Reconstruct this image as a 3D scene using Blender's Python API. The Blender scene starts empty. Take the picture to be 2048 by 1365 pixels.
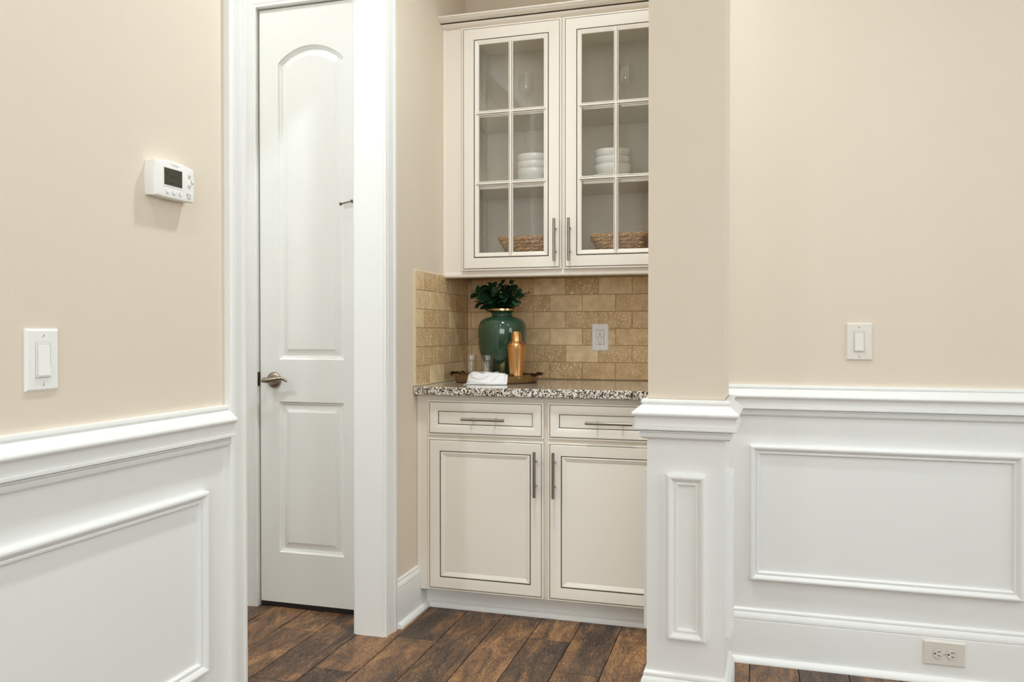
import bpy, bmesh, math, random
from mathutils import Vector, Matrix
random.seed(7)
S = bpy.context.scene
C = S.collection
PI = math.pi

# ------------------------------------------------------------------ camera
cd = bpy.data.cameras.new('camera'); cam = bpy.data.objects.new('camera', cd); C.objects.link(cam)
cd.sensor_width = 36.0; cd.lens = 36.0 * 1624.3 / 2048.0; cd.clip_start = .02
cam.location = (0, 0, 1.13)
cam.rotation_euler = (math.radians(90 - 0.6356), 0, math.radians(16.403))
S.camera = cam
# ------------------------------------------------------------------ world, exposure
W = bpy.data.worlds.new('world'); S.world = W; W.use_nodes = True
bg = W.node_tree.nodes['Background']; bg.inputs[0].default_value = (.82, .9, 1, 1); bg.inputs[1].default_value = 1.0
S.view_settings.view_transform = 'Standard'; S.view_settings.look = 'None'
S.view_settings.gamma = 1; S.view_settings.use_curve_mapping = False
S.view_settings.exposure = 0.31
S.cycles.max_bounces = 10; S.cycles.diffuse_bounces = 6; S.cycles.glossy_bounces = 5
S.cycles.transmission_bounces = 8; S.cycles.transparent_max_bounces = 16
S.cycles.caustics_reflective = False; S.cycles.caustics_refractive = False
S.cycles.use_denoising = True

# ------------------------------------------------------------------ large lights (side-window daylight; rear one added as broad fill)
CEIL = 3.05
def area(name, loc, rot, sx, sy, power, col, spread=PI):
    l = bpy.data.lights.new(name, 'AREA'); l.shape = 'RECTANGLE'; l.size = sx; l.size_y = sy
    l.energy = power; l.color = col; l.spread = spread
    o = bpy.data.objects.new(name, l); C.objects.link(o); o.location = loc; o.rotation_euler = rot
    return o
area('daylight_side_window', (3.55, 1.0, 1.85), (0, math.radians(90), 0), 1.7, 3.0, 50, (.82, .945, 1.0))
area('rear_fill_light', (0.9, -3.75, 1.85), (math.radians(90), 0, 0), 3.0, 1.7, 76, (.91, .955, 1.0))  # unseen rear source, added to fill the whole room softly

# ------------------------------------------------------------------ materials
def nt(m): return m.node_tree.nodes, m.node_tree.links
def mat(name, col, rough=.5, metal=0, var=.03, scale=6., bump=0., bscale=120., spec=.5, coat=0., sub=0.):
    m = bpy.data.materials.new(name); m.use_nodes = True; n, l = nt(m); b = n['Principled BSDF']
    b.inputs['Roughness'].default_value = rough; b.inputs['Metallic'].default_value = metal
    b.inputs['Specular IOR Level'].default_value = spec
    if coat: b.inputs['Coat Weight'].default_value = coat; b.inputs['Coat Roughness'].default_value = .08
    tc = n.new('ShaderNodeTexCoord'); nz = n.new('ShaderNodeTexNoise'); nz.inputs['Scale'].default_value = scale; nz.inputs['Detail'].default_value = 3
    l.new(tc.outputs['Object'], nz.inputs['Vector'])
    mx = n.new('ShaderNodeMix'); mx.data_type = 'RGBA'
    mx.inputs['A'].default_value = (*[c * (1 - var) for c in col], 1); mx.inputs['B'].default_value = (*[min(1, c * (1 + var)) for c in col], 1)
    l.new(nz.outputs['Fac'], mx.inputs['Factor']); l.new(mx.outputs['Result'], b.inputs['Base Color'])
    if bump:
        n2 = n.new('ShaderNodeTexNoise'); n2.inputs['Scale'].default_value = bscale; n2.inputs['Detail'].default_value = 2
        l.new(tc.outputs['Object'], n2.inputs['Vector'])
        bp = n.new('ShaderNodeBump'); bp.inputs['Strength'].default_value = bump; bp.inputs['Distance'].default_value = .002
        l.new(n2.outputs['Fac'], bp.inputs['Height']); l.new(bp.outputs['Normal'], b.inputs['Normal'])
    return m
def srgb(r, g, b):
    f = lambda c: (c / 12.92 if c <= .04045 else ((c + .055) / 1.055) ** 2.4)
    return tuple(f(v / 255) for v in (r, g, b))
M = {}
M['plaster'] = mat('beige_wall_paint', srgb(227, 214, 196), .75, var=.012, bump=.12, bscale=260)
M['ceiling'] = mat('ceiling_white_paint', srgb(236, 234, 228), .8, var=.01)
M['trim'] = mat('white_trim_paint', srgb(239, 239, 236), .38, var=.012, bump=.03, bscale=300)
M['cream'] = mat('cream_cabinet_paint', srgb(236, 228, 216), .36, var=.015)
M['glaze'] = mat('dark_brown_glaze', srgb(84, 74, 60), .5, var=.12, scale=40)
M['inside'] = mat('cabinet_interior_maple_white', srgb(232, 226, 212), .5, var=.02)
M['nickel'] = mat('brushed_nickel', srgb(150, 140, 128), .32, 1.0, var=.05, scale=30)
M['bronze'] = mat('aged_nickel_bronze', srgb(164, 152, 136), .3, 1.0, var=.12, scale=60)
M['darkmetal'] = mat('dark_bronze_strike', srgb(70, 55, 42), .4, 1.0, var=.1)
M['plastic'] = mat('white_plastic', srgb(244, 243, 239), .35, var=.008)
M['plastic_warm'] = mat('light_almond_plastic', srgb(226, 220, 208), .35, var=.008)
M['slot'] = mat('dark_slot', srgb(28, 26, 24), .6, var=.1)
M['screen'] = mat('lcd_screen', srgb(62, 60, 50), .18, var=.06)
M['lcd'] = mat('lcd_segments', srgb(34, 32, 27), .3, var=.05)
M['faintprint'] = mat('faint_grey_print', srgb(205, 205, 202), .5, var=.03)
M['greyprint'] = mat('grey_print', srgb(150, 150, 148), .5, var=.05)
M['ceramic'] = mat('white_porcelain', srgb(238, 236, 230), .15, var=.008, coat=.4)
M['vase'] = mat('green_glazed_ceramic', srgb(40, 70, 50), .12, var=.14, scale=14, coat=.6)
M['goldrim'] = mat('champagne_gold_rim', srgb(196, 164, 120), .22, 1.0, var=.06)
M['copper'] = mat('brushed_copper', srgb(224, 170, 112), .24, 1.0, var=.08, scale=30)
M['traymetal'] = mat('antique_brass_tray', srgb(168, 136, 96), .34, 1.0, var=.2, scale=35)
M['traydark'] = mat('dark_bronze_leaf', srgb(62, 44, 30), .4, .9, var=.25, scale=50)
M['linen'] = mat('white_linen', srgb(240, 239, 240), .85, var=.015, bump=.3, bscale=900)
M['leaf'] = mat('dark_green_leaf', srgb(24, 58, 34), .5, var=.3, scale=50, spec=.3)
M['stem'] = mat('dark_stem', srgb(38, 40, 26), .6, var=.2)
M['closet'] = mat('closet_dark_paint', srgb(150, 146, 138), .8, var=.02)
M['grout'] = mat('sand_grout', srgb(186, 158, 118), .85, var=.06, scale=60, bump=.3, bscale=400)
M['edge_trim'] = mat('cream_caulk_edge', srgb(222, 204, 170), .6, var=.03)
M['rubber'] = mat('brown_rubber_tip', srgb(120, 96, 82), .5, var=.05)

def m_glass(name, tint=(1, 1, 1), f0=.04, rough=0.):
    """thin clear glass: transparent with a Schlick reflection that is the same on both sides"""
    m = bpy.data.materials.new(name); m.use_nodes = True; n, l = nt(m); n.clear()
    o = n.new('ShaderNodeOutputMaterial'); mix = n.new('ShaderNodeMixShader'); t = n.new('ShaderNodeBsdfTransparent'); g = n.new('ShaderNodeBsdfGlossy')
    ge = n.new('ShaderNodeNewGeometry'); dt = n.new('ShaderNodeVectorMath'); dt.operation = 'DOT_PRODUCT'; l.new(ge.outputs['Normal'], dt.inputs[0]); l.new(ge.outputs['Incoming'], dt.inputs[1])
    def mth(op, *a):
        x = n.new('ShaderNodeMath'); x.operation = op
        for i, v in enumerate(a):
            if isinstance(v, (int, float)): x.inputs[i].default_value = v
            else: l.new(v, x.inputs[i])
        return x.outputs[0]
    f = mth('MULTIPLY_ADD', mth('POWER', mth('SUBTRACT', 1., mth('ABSOLUTE', dt.outputs['Value'])), 5.), 1 - f0, f0)
    t.inputs[0].default_value = (*tint, 1); g.inputs['Roughness'].default_value = rough; g.inputs[0].default_value = (1, 1, 1, 1)
    l.new(f, mix.inputs[0]); l.new(t.outputs[0], mix.inputs[1]); l.new(g.outputs[0], mix.inputs[2]); l.new(mix.outputs[0], o.inputs[0])
    return m
M['pane'] = m_glass('cabinet_pane_glass', (.93, .93, .92), .075)
M['glass'] = m_glass('clear_drinking_glass', (.97, .972, .972), .06)

def m_wood():
    m = bpy.data.materials.new('rustic_dark_wood'); m.use_nodes = True; n, l = nt(m); b = n['Principled BSDF']
    tc = n.new('ShaderNodeTexCoord'); oi = n.new('ShaderNodeObjectInfo'); ge = n.new('ShaderNodeNewGeometry')
    off = n.new('ShaderNodeVectorMath'); off.operation = 'SCALE'; off.inputs[0].default_value = (17, 31, 9); l.new(oi.outputs['Random'], off.inputs['Scale'])
    add = n.new('ShaderNodeVectorMath'); add.operation = 'ADD'; l.new(ge.outputs['Position'], add.inputs[0]); l.new(off.outputs[0], add.inputs[1])
    def noise(scale, sx, sy, det, dist=0, rough=.6):
        mp = n.new('ShaderNodeMapping'); mp.inputs['Scale'].default_value = (sx, sy, 1); l.new(add.outputs[0], mp.inputs[0])
        z = n.new('ShaderNodeTexNoise'); z.inputs['Scale'].default_value = scale; z.inputs['Detail'].default_value = det; z.inputs['Distortion'].default_value = dist; z.inputs['Roughness'].default_value = rough
        l.new(mp.outputs[0], z.inputs[0]); return z
    big = noise(3.6, 3.2, .9, 6, 1.2)          # colour clouds
    grain = noise(22, 7, .9, 8, 2.6, .75)       # long streaks
    fine = noise(130, 3.2, .8, 4, 1.2, .7)      # fibres
    scr = noise(20, 3.2, .9, 6, 2.4, .75)      # hand-scraped worn marks
    r1 = n.new('ShaderNodeValToRGB'); e = r1.color_ramp.elements
    e[0].position = .28; e[0].color = (*srgb(48, 41, 37), 1); e[1].position = .76; e[1].color = (*srgb(192, 152, 106), 1)
    for p, c in ((.42, (80, 65, 55)), (.52, (114, 86, 65)), (.62, (152, 112, 74))):
        x = e.new(p); x.color = (*srgb(*c), 1)
    def ma(src, k, add_=None, c=0.):
        x = n.new('ShaderNodeMath'); x.operation = 'MULTIPLY_ADD'; l.new(src, x.inputs[0]); x.inputs[1].default_value = k
        if add_ is not None: l.new(add_, x.inputs[2])
        else: x.inputs[2].default_value = c
        return x.outputs[0]
    fsum = ma(grain.outputs['Fac'], 1.05, ma(big.outputs['Fac'], .80, ma(oi.outputs['Random'], .13, None, -.485)))
    l.new(fsum, r1.inputs[0])
    def ramp(src, p0, c0, p1, c1):
        r_ = n.new('ShaderNodeValToRGB'); q = r_.color_ramp.elements; q[0].position = p0; q[0].color = (*c0, 1); q[1].position = p1; q[1].color = (*c1, 1); l.new(src, r_.inputs[0]); return r_.outputs[0]
    mul = n.new('ShaderNodeMix'); mul.data_type = 'RGBA'; mul.blend_type = 'MULTIPLY'; mul.inputs['Factor'].default_value = .85
    l.new(r1.outputs[0], mul.inputs['A']); l.new(ramp(fine.outputs['Fac'], .38, (.32, .30, .29), .6, (1.25, 1.22, 1.2)), mul.inputs['B'])
    mk = n.new('ShaderNodeMix'); mk.data_type = 'RGBA'; mk.inputs['B'].default_value = (*srgb(182, 144, 100), 1)
    l.new(ramp(scr.outputs['Fac'], .56, (0, 0, 0), .70, (.6, .6, .6)), mk.inputs['Factor']); l.new(mul.outputs['Result'], mk.inputs['A'])
    l.new(mk.outputs['Result'], b.inputs['Base Color']); b.inputs['Roughness'].default_value = .45; b.inputs['Specular IOR Level'].default_value = .35
    bp = n.new('ShaderNodeBump'); bp.inputs['Strength'].default_value = .35; bp.inputs['Distance'].default_value = .002; l.new(scr.outputs['Fac'], bp.inputs['Height']); l.new(bp.outputs[0], b.inputs['Normal'])
    return m
M['wood'] = m_wood()
M['floorgap'] = mat('dark_plank_joint', srgb(44, 36, 30), .8, var=.1)

def m_tile():   # object colour: r = lightness, g = amount of pale fill specks, b = hue shift
    m = bpy.data.materials.new('travertine_tile'); m.use_nodes = True; n, l = nt(m); b = n['Principled BSDF']
    oi = n.new('ShaderNodeObjectInfo'); ge = n.new('ShaderNodeNewGeometry'); sp = n.new('ShaderNodeSeparateColor'); l.new(oi.outputs['Color'], sp.inputs[0])
    off = n.new('ShaderNodeVectorMath'); off.operation = 'SCALE'; off.inputs[0].default_value = (13, 7, 21); l.new(oi.outputs['Random'], off.inputs['Scale'])
    add = n.new('ShaderNodeVectorMath'); add.operation = 'ADD'; l.new(ge.outputs['Position'], add.inputs[0]); l.new(off.outputs[0], add.inputs[1])
    base = n.new('ShaderNodeMix'); base.data_type = 'RGBA'; base.inputs['A'].default_value = (*srgb(206, 168, 116), 1); base.inputs['B'].default_value = (*srgb(246, 222, 180), 1)
    l.new(sp.outputs[0], base.inputs['Factor'])
    cl = n.new('ShaderNodeTexNoise'); cl.inputs['Scale'].default_value = 26; cl.inputs['Detail'].default_value = 4; l.new(add.outputs[0], cl.inputs[0])
    r0 = n.new('ShaderNodeValToRGB'); r0.color_ramp.elements[0].position = .3; r0.color_ramp.elements[0].color = (.80, .77, .72, 1); r0.color_ramp.elements[1].position = .68; r0.color_ramp.elements[1].color = (1.06, 1.05, 1.03, 1)
    l.new(cl.outputs['Fac'], r0.inputs[0]); mu = n.new('ShaderNodeMix'); mu.data_type = 'RGBA'; mu.blend_type = 'MULTIPLY'; mu.inputs['Factor'].default_value = 1
    l.new(base.outputs['Result'], mu.inputs['A']); l.new(r0.outputs[0], mu.inputs['B'])
    sk = n.new('ShaderNodeTexNoise'); sk.inputs['Scale'].default_value = 150; sk.inputs['Detail'].default_value = 5; sk.inputs['Distortion'].default_value = .5; l.new(add.outputs[0], sk.inputs[0])
    r3 = n.new('ShaderNodeValToRGB'); r3.color_ramp.elements[0].position = .54; r3.color_ramp.elements[0].color = (0, 0, 0, 1); r3.color_ramp.elements[1].position = .66; r3.color_ramp.elements[1].color = (1, 1, 1, 1)
    l.new(sk.outputs['Fac'], r3.inputs[0]); f = n.new('ShaderNodeMath'); f.operation = 'MULTIPLY'; l.new(r3.outputs[0], f.inputs[0]); l.new(sp.outputs[1], f.inputs[1])
    m3 = n.new('ShaderNodeMix'); m3.data_type = 'RGBA'; m3.inputs['B'].default_value = (*srgb(248, 236, 208), 1); l.new(f.outputs[0], m3.inputs['Factor']); l.new(mu.outputs['Result'], m3.inputs['A'])
    l.new(m3.outputs['Result'], b.inputs['Base Color']); b.inputs['Roughness'].default_value = .4
    bp = n.new('ShaderNodeBump'); bp.inputs['Strength'].default_value = .15; bp.inputs['Distance'].default_value = .001; l.new(sk.outputs['Fac'], bp.inputs['Height']); l.new(bp.outputs[0], b.inputs['Normal'])
    return m
M['tile'] = m_tile()

def m_granite():
    m = bpy.data.materials.new('speckled_granite'); m.use_nodes = True; n, l = nt(m); b = n['Principled BSDF']
    tc = n.new('ShaderNodeTexCoord')
    v = n.new('ShaderNodeTexNoise'); v.inputs['Scale'].default_value = 180; v.inputs['Detail'].default_value = 2.5; v.inputs['Distortion'].default_value = .6; l.new(tc.outputs['Object'], v.inputs[0])
    r = n.new('ShaderNodeValToRGB'); r.color_ramp.interpolation = 'CONSTANT'; e = r.color_ramp.elements
    e[0].position = 0; e[0].color = (*srgb(30, 27, 25), 1); e[1].position = .425; e[1].color = (*srgb(96, 84, 76), 1)
    for p, c in ((.465, (168, 152, 134)), (.52, (222, 212, 198)), (.6, (240, 234, 224))):
        x = e.new(p); x.color = (*srgb(*c), 1)
    l.new(v.outputs['Fac'], r.inputs[0]); l.new(r.outputs[0], b.inputs['Base Color']); b.inputs['Roughness'].default_value = .1
    b.inputs['Coat Weight'].default_value = .4; b.inputs['Coat Roughness'].default_value = .05
    return m
M['granite'] = m_granite()

def m_weave():
    m = bpy.data.materials.new('woven_seagrass'); m.use_nodes = True; n, l = nt(m); b = n['Principled BSDF']
    tc = n.new('ShaderNodeTexCoord'); mp = n.new('ShaderNodeMapping'); mp.inputs['Scale'].default_value = (1, 1, 3.5); l.new(tc.outputs['Object'], mp.inputs[0])
    z = n.new('ShaderNodeTexNoise'); z.inputs['Scale'].default_value = 90; z.inputs['Detail'].default_value = 4; l.new(mp.outputs[0], z.inputs[0])
    r = n.new('ShaderNodeValToRGB'); e = r.color_ramp.elements; e[0].position = .3; e[0].color = (*srgb(112, 76, 40), 1); e[1].position = .72; e[1].color = (*srgb(236, 198, 142), 1)
    x = e.new(.5); x.color = (*srgb(188, 140, 84), 1); l.new(z.outputs['Fac'], r.inputs[0]); l.new(r.outputs[0], b.inputs['Base Color']); b.inputs['Roughness'].default_value = .7
    bp = n.new('ShaderNodeBump'); bp.inputs['Strength'].default_value = .6; bp.inputs['Distance'].default_value = .003; l.new(z.outputs['Fac'], bp.inputs['Height']); l.new(bp.outputs[0], b.inputs['Normal'])
    return m
M['weave'] = m_weave()
def m_emit(name, col, s):
    m = bpy.data.materials.new(name); m.use_nodes = True; b = m.node_tree.nodes['Principled BSDF']
    b.inputs['Emission Color'].default_value = (*col, 1); b.inputs['Emission Strength'].default_value = s; b.inputs['Base Color'].default_value = (*col, 1); return m
M['lens'] = m_emit('lamp_lens', (1, .95, .86), 6)

# ------------------------------------------------------------------ mesh helpers
class MB:
    def __init__(s): s.v = []; s.f = []; s.m = []
    def add(s, vs, fs, m=0):
        o = len(s.v); s.v += [tuple(p) for p in vs]
        for i, f in enumerate(fs): s.f.append([a + o for a in f]); s.m.append(m[i] if isinstance(m, list) else m)
        return s
    def box(s, x0, x1, y0, y1, z0, z1, m=0):
        return s.add([(x, y, z) for z in (z0, z1) for y in (y0, y1) for x in (x0, x1)],
                     [(0, 2, 3, 1), (4, 5, 7, 6), (0, 1, 5, 4), (2, 6, 7, 3), (0, 4, 6, 2), (1, 3, 7, 5)], m)
    def cham(s, x0, x1, y0, y1, z0, z1, c, m=0):      # box with chamfers on all edges
        bm = bmesh.new(); bmesh.ops.create_cube(bm, size=1)
        for v in bm.verts: v.co = Vector(((x0 + x1) / 2 + v.co.x * (x1 - x0), (y0 + y1) / 2 + v.co.y * (y1 - y0), (z0 + z1) / 2 + v.co.z * (z1 - z0)))
        bmesh.ops.bevel(bm, geom=list(bm.edges), offset=c, segments=1, affect='EDGES', profile=.5)
        bm.verts.index_update(); s.add([v.co[:] for v in bm.verts], [[v.index for v in f.verts] for f in bm.faces], m); bm.free(); return s
    def lathe(s, prof, c=(0, 0, 0), n=40, m=0, axis='z', sx=1, sy=1):
        vs = []; k = len(prof)
        for i in range(n):
            a = 2 * PI * i / n
            for (r, h) in prof:
                p = (r * math.cos(a) * sx, r * math.sin(a) * sy, h)
                if axis == 'x': p = (h, p[0], p[1])
                if axis == 'y': p = (p[0], h, p[1])
                vs.append((c[0] + p[0], c[1] + p[1], c[2] + p[2]))
        fs = []; ms = []
        for i in range(n):
            j = (i + 1) % n
            for q in range(k - 1):
                fs.append((i * k + q, j * k + q, j * k + q + 1, i * k + q + 1)); ms.append(m[q] if isinstance(m, list) else m)
        return s.add(vs, fs, ms)
    def tube(s, pts, r, n=10, m=0, closed=False, cap=True):
        pts = [Vector(p) for p in pts]; k = len(pts); vs = []
        rs = r if isinstance(r, (list, tuple)) else [r] * k
        up = Vector((0, 0, 1)); prev = None
        for i in range(k):
            d = (pts[(i + 1) % k] - pts[i - 1]) if closed else (pts[min(i + 1, k - 1)] - pts[max(i - 1, 0)])
            d.normalize()
            if prev is None:
                a = d.cross(up) if abs(d.z) < .95 else d.cross(Vector((1, 0, 0)))
            else: a = prev - d * prev.dot(d)
            a.normalize(); b = d.cross(a); prev = a
            for q in range(n):
                t = 2 * PI * q / n; vs.append(pts[i] + (a * math.cos(t) + b * math.sin(t)) * rs[i])
        fs = []
        for i in range(k if closed else k - 1):
            j = (i + 1) % k
            for q in range(n): fs.append((i * n + q, j * n + q, j * n + (q + 1) % n, i * n + (q + 1) % n))
        if cap and not closed: fs.append(list(range(n))); fs.append([(k - 1) * n + q for q in range(n)][::-1])
        return s.add(vs, fs, m)
    def sweep(s, path, prof, fmap, closed=False, m=0, caps=True):
        """path: 2-D points; prof: (w, p) with w measured to the left of the path; mitred corners; fmap(a, b, p) -> xyz"""
        k = len(path); P = [Vector(p) for p in path]; mi = []
        def nrm(a, b): d = (b - a).normalized(); return Vector((-d.y, d.x))
        for i in range(k):
            n1 = nrm(P[i - 1], P[i]) if (closed or i > 0) else None
            n2 = nrm(P[i], P[(i + 1) % k]) if (closed or i < k - 1) else None
            if n1 is None: mi.append(n2)
            elif n2 is None: mi.append(n1)
            else: mi.append((n1 + n2) / (1 + n1.dot(n2)))
        q = len(prof); vs = []
        for i in range(k):
            for (w, p) in prof:
                a = P[i] + mi[i] * w; vs.append(fmap(a.x, a.y, p))
        fs = []; ms = []
        for i in range(k if closed else k - 1):
            j = (i + 1) % k
            for t in range(q - 1):
                fs.append((i * q + t, j * q + t, j * q + t + 1, i * q + t + 1)); ms.append(m[t] if isinstance(m, list) else m)
        if caps and not closed: fs += [list(range(q)), [(k - 1) * q + t for t in range(q)][::-1]]; ms += [0, 0]
        return s.add(vs, fs, ms)
    def build(s, name, mats, parent=None, smooth=True, ang=35):
        me = bpy.data.meshes.new(name); me.from_pydata(s.v, [], s.f)
        for x in (mats if isinstance(mats, (list, tuple)) else [mats]): me.materials.append(M[x])
        for p, i in zip(me.polygons, s.m): p.material_index = i
        bm = bmesh.new(); bm.from_mesh(me); bmesh.ops.recalc_face_normals(bm, faces=bm.faces); bm.to_mesh(me); bm.free()
        if smooth:
            for p in me.polygons: p.use_smooth = True
            me.set_sharp_from_angle(angle=math.radians(ang))
        o = bpy.data.objects.new(name, me); C.objects.link(o)
        if parent: attach(o, parent)
        return o
def attach(o, parent):
    o.parent = parent
    o.matrix_parent_inverse = Matrix.Translation(-Vector(parent.location))
def thing(name, loc, label, cat, group=None, kind=None):
    o = bpy.data.objects.new(name, None); o.empty_display_size = .05; C.objects.link(o); o.location = loc
    return tag(o, label, cat, group, kind)
def tag(o, label=None, cat=None, group=None, kind=None):
    if label: o['label'] = label
    if cat: o['category'] = cat
    if group: o['group'] = group
    if kind: o['kind'] = kind
    return o
def struct(o, label, cat): return tag(o, label, cat, kind='structure')
def copy_tree(o, parent=None, d=(0, 0, 0)):
    c = o.copy(); C.objects.link(c)
    if parent: c.parent = parent; c.matrix_parent_inverse = o.matrix_parent_inverse.copy()
    else: c.location = Vector(o.location) + Vector(d)
    for ch in list(o.children):
        copy_tree(ch, c)
    return c

# ------------------------------------------------------------------ plan (metres; camera foot at the origin, y runs along the left wall)
XL = -1.300        # face of the left wall
XLI = -1.414       # its far face
YR = 2.904         # face of the right-hand wall
YB = 3.650         # back of the cabinet niche
YD = 2.907         # wall that holds the pantry door
OP0, OP1, OPZ = 1.880, 2.734, 2.445     # opening in the left wall
PX0, PX1, PY0 = -.268, -.067, 2.215     # pillar

# ------------------------------------------------------------------ floor of planks
f = MB().box(-3.1, 3.6, -3.8, 3.8, -.05, -.003).build('floor', 'floorgap', smooth=False)
struct(f, 'dark rustic wood plank floor running towards the cabinets', 'floor')
PW = .15655
ends = {-4: 2.712, -2: 2.425, -1: 2.76, -3: 2.30, 2: 2.88, 3: 2.619, 0: 2.31, 1: 2.40, 4: 3.02}
pm = {}
for k in range(-8, 23):
    x0 = -1.0975 + k * PW
    e0 = ends.get(k, 2.1 + random.random() * .9)
    y = e0
    while y > .35: y -= .914
    while y < 3.7:
        a, b = max(y, .2), min(y + .914, 3.72)
        if b - a > .05:
            key = (round(a - y, 3), round(b - y, 3))
            if key not in pm:
                o = MB().cham(.0017, PW - .0017, a - y + .0015, b - y - .0015, -.012, 0, .0006).build('plank', 'wood', smooth=False); pm[key] = o.data
            else:
                o = bpy.data.objects.new('plank', pm[key]); C.objects.link(o)
            o.location = (x0, y, 0); o.parent = f
        y += .914

# ------------------------------------------------------------------ wall profiles
RAIL = [(0, .107), (.005, .107), (.013, .1055), (.0148, .102), (.0148, .098), (.0112, .0955), (.0112, .0938), (.0140, .0915), (.0175, .0885), (.0240, .0830), (.0310, .0765),
        (.0350, .0735), (.0365, .0705), (.0365, .0670), (.0350, .0640), (.0310, .0615), (.0290, .0570), (.0278, .0500), (.0275, .0430), (.0285, .0370),
        (.0262, .0358), (.0262, .0348), (.0300, .0342), (.0305, .0300), (.0300, .0265), (.0255, .0248), (.0150, .0240), (.0150, .0228), (.0190, .0222), (.0190, .0196), (.0140, .0190), (.0140, .0178), (.0185, .0172), (.0182, .0150),
        (.0180, .0090), (.0165, .0050), (.0125, .0025), (.0100, .0005), (0, 0)]
PMOLD = [(0, 0), (0, .011), (.0015, .0145), (.005, .0165), (.009, .0165), (.0125, .0148), (.017, .0098), (.0205, .0060), (.0222, .0055), (.0230, .0085), (.0265, .0082), (.0290, .006), (.0305, .003), (.0305, 0)]
CASING = [(0, 0), (0, .007), (.0015, .0095), (.004, .0105), (.0135, .0105), (.015, .0085), (.0175, .0085), (.020, .0102), (.036, .0112), (.047, .0135), (.053, .0152), (.057, .0152), (.0585, .0140), (.0605, .0140), (.062, .0172), (.078, .0180), (.082, .0165), (.083, .013), (.083, 0)]
BASE = [(0, .181), (.004, .181), (.0075, .178), (.0085, .173), (.0075, .170), (.0090, .168), (.0135, .160), (.0150, .152), (.0150, .147), (.0130, .145), (.0150, .143), (.0155, .140), (.0155, 0), (0, 0)]
SHOE = [(.0155, .019), (.0215, .0178), (.0275, .014), (.0315, .0085), (.033, .003), (.033, 0), (.0155, 0)]
onL = lambda a, b, p: (XL + p, a, b)
onR = lambda a, b, p: (a, YR - p, b)
def rect_path(a0, a1, b0, b1): return [(a0, b0), (a1, b0), (a1, b1), (a0, b1)]   # counter-clockwise: w runs inward

# ------------------------------------------------------------------ left wall
w = MB()
w.box(XLI, XL, -3.7, OP0 - .018, 0, CEIL).box(XLI, XL, OP1 + .018, YB + .1, 0, CEIL).box(XLI, XL, OP0 - .018, OP1 + .018, OPZ + .018, CEIL)
wl = w.build('wall_left', 'plaster', smooth=False); struct(wl, 'beige painted wall on the left with white panelled lower half', 'wall')
MB().box(XL - .001, XL + .004, -3.7, OP0 - .08, .0, .86).build('wainscot_board', 'trim', wl, smooth=False)
ZRL = .836
MB().sweep([(XL, -3.7), (XL, OP0 - .081)], [(-x, z) for x, z in RAIL], lambda a, b, p: (a, b, ZRL + p)).build('chair_rail', 'trim', wl)
def panel_mold(parent, mp, a0, a1, b0, b1): return MB().sweep(rect_path(a0, a1, b0, b1), PMOLD, mp, closed=True).build('panel_moulding', 'trim', parent, ang=25)
onLw = lambda a, b, p: (XL + .004 + p, a, b)
panel_mold(wl, onLw, .80, 1.7085, .288, .738)
panel_mold(wl, onLw, -.40, .62, .288, .738)
# jambs and casing of the opening (jamb = white lining boards)
j = MB().box(XLI - .002, XL + .001, OP1, OP1 + .019, 0, OPZ + .018).box(XLI - .002, XL + .001, OP0 - .019, OP0, 0, OPZ + .018).box(XLI - .002, XL + .001, OP0, OP1, OPZ, OPZ + .018)
j.build('opening_jamb', 'trim', wl, smooth=False)
pth = [(OP1 + .004, 0), (OP1 + .004, OPZ + .004), (OP0 - .001, OPZ + .004), (OP0 - .001, 0)]
MB().sweep(pth, [(-a, p) for a, p in CASING], onL).build('door_casing', 'trim', wl, ang=25)
onLi = lambda a, b, p: (XLI - p, a, b)
MB().sweep(pth, [(-a, p) for a, p in CASING], onLi).build('door_casing', 'trim', wl, ang=25)
bl = MB().sweep([(XL, OP1 + .088), (XL, 3.125)], [(-x, z) for x, z in BASE], lambda a, b, p: (a, b, p)).build('baseboard_left', 'trim', ang=25)
struct(bl, 'short white baseboard between the door casing and the cabinet', 'baseboard')
MB().sweep([(XL, OP1 + .094), (XL, 3.115)], [(-x, z) for x, z in SHOE], lambda a, b, p: (a, b, p)).build('shoe_moulding', 'trim', bl, ang=50)
bl2 = MB().sweep([(XL + .004, -3.7), (XL + .004, OP0 - .083)], [(-x, z) for x, z in BASE], lambda a, b, p: (a, b, p)).build('baseboard_dining', 'trim', ang=25)
struct(bl2, 'white baseboard under the panelled left wall', 'baseboard')

# ------------------------------------------------------------------ vestibule, closet, niche, dining room shell
wd = MB().box(-3.0, -1.946, YD, YD + .11, 0, CEIL).box(-1.464, XLI, YD, YD + .11, 0, CEIL).box(-1.946, -1.464, YD, YD + .11, 2.452, CEIL).build('wall_pantry', 'plaster', smooth=False)
struct(wd, 'wall around the narrow white pantry door', 'wall')
dj = MB().box(-1.951, -1.9455, YD - .001, YD + .111, 0, 2.457).box(-1.4645, -1.459, YD - .001, YD + .111, 0, 2.457).box(-1.951, -1.459, YD - .001, YD + .111, 2.4515, 2.457)
dj.box(-1.9455, -1.934, YD + .062, YD + .09, 0, 2.4515).box(-1.476, -1.4645, YD + .062, YD + .09, 0, 2.4515).box(-1.934, -1.476, YD + .062, YD + .09, 2.44, 2.4515)
dj.build('door_jamb', 'trim', wd, smooth=False)
CS2 = [(a * .8, p * 1.0) for a, p in CASING]
MB().sweep([(-1.466, 0), (-1.466, 2.453), (-1.944, 2.453), (-1.944, 0)], [(-a, p) for a, p in CS2], lambda a, b, p: (a, YD - p, b)).build('door_casing', 'trim', wd, ang=25)
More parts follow.
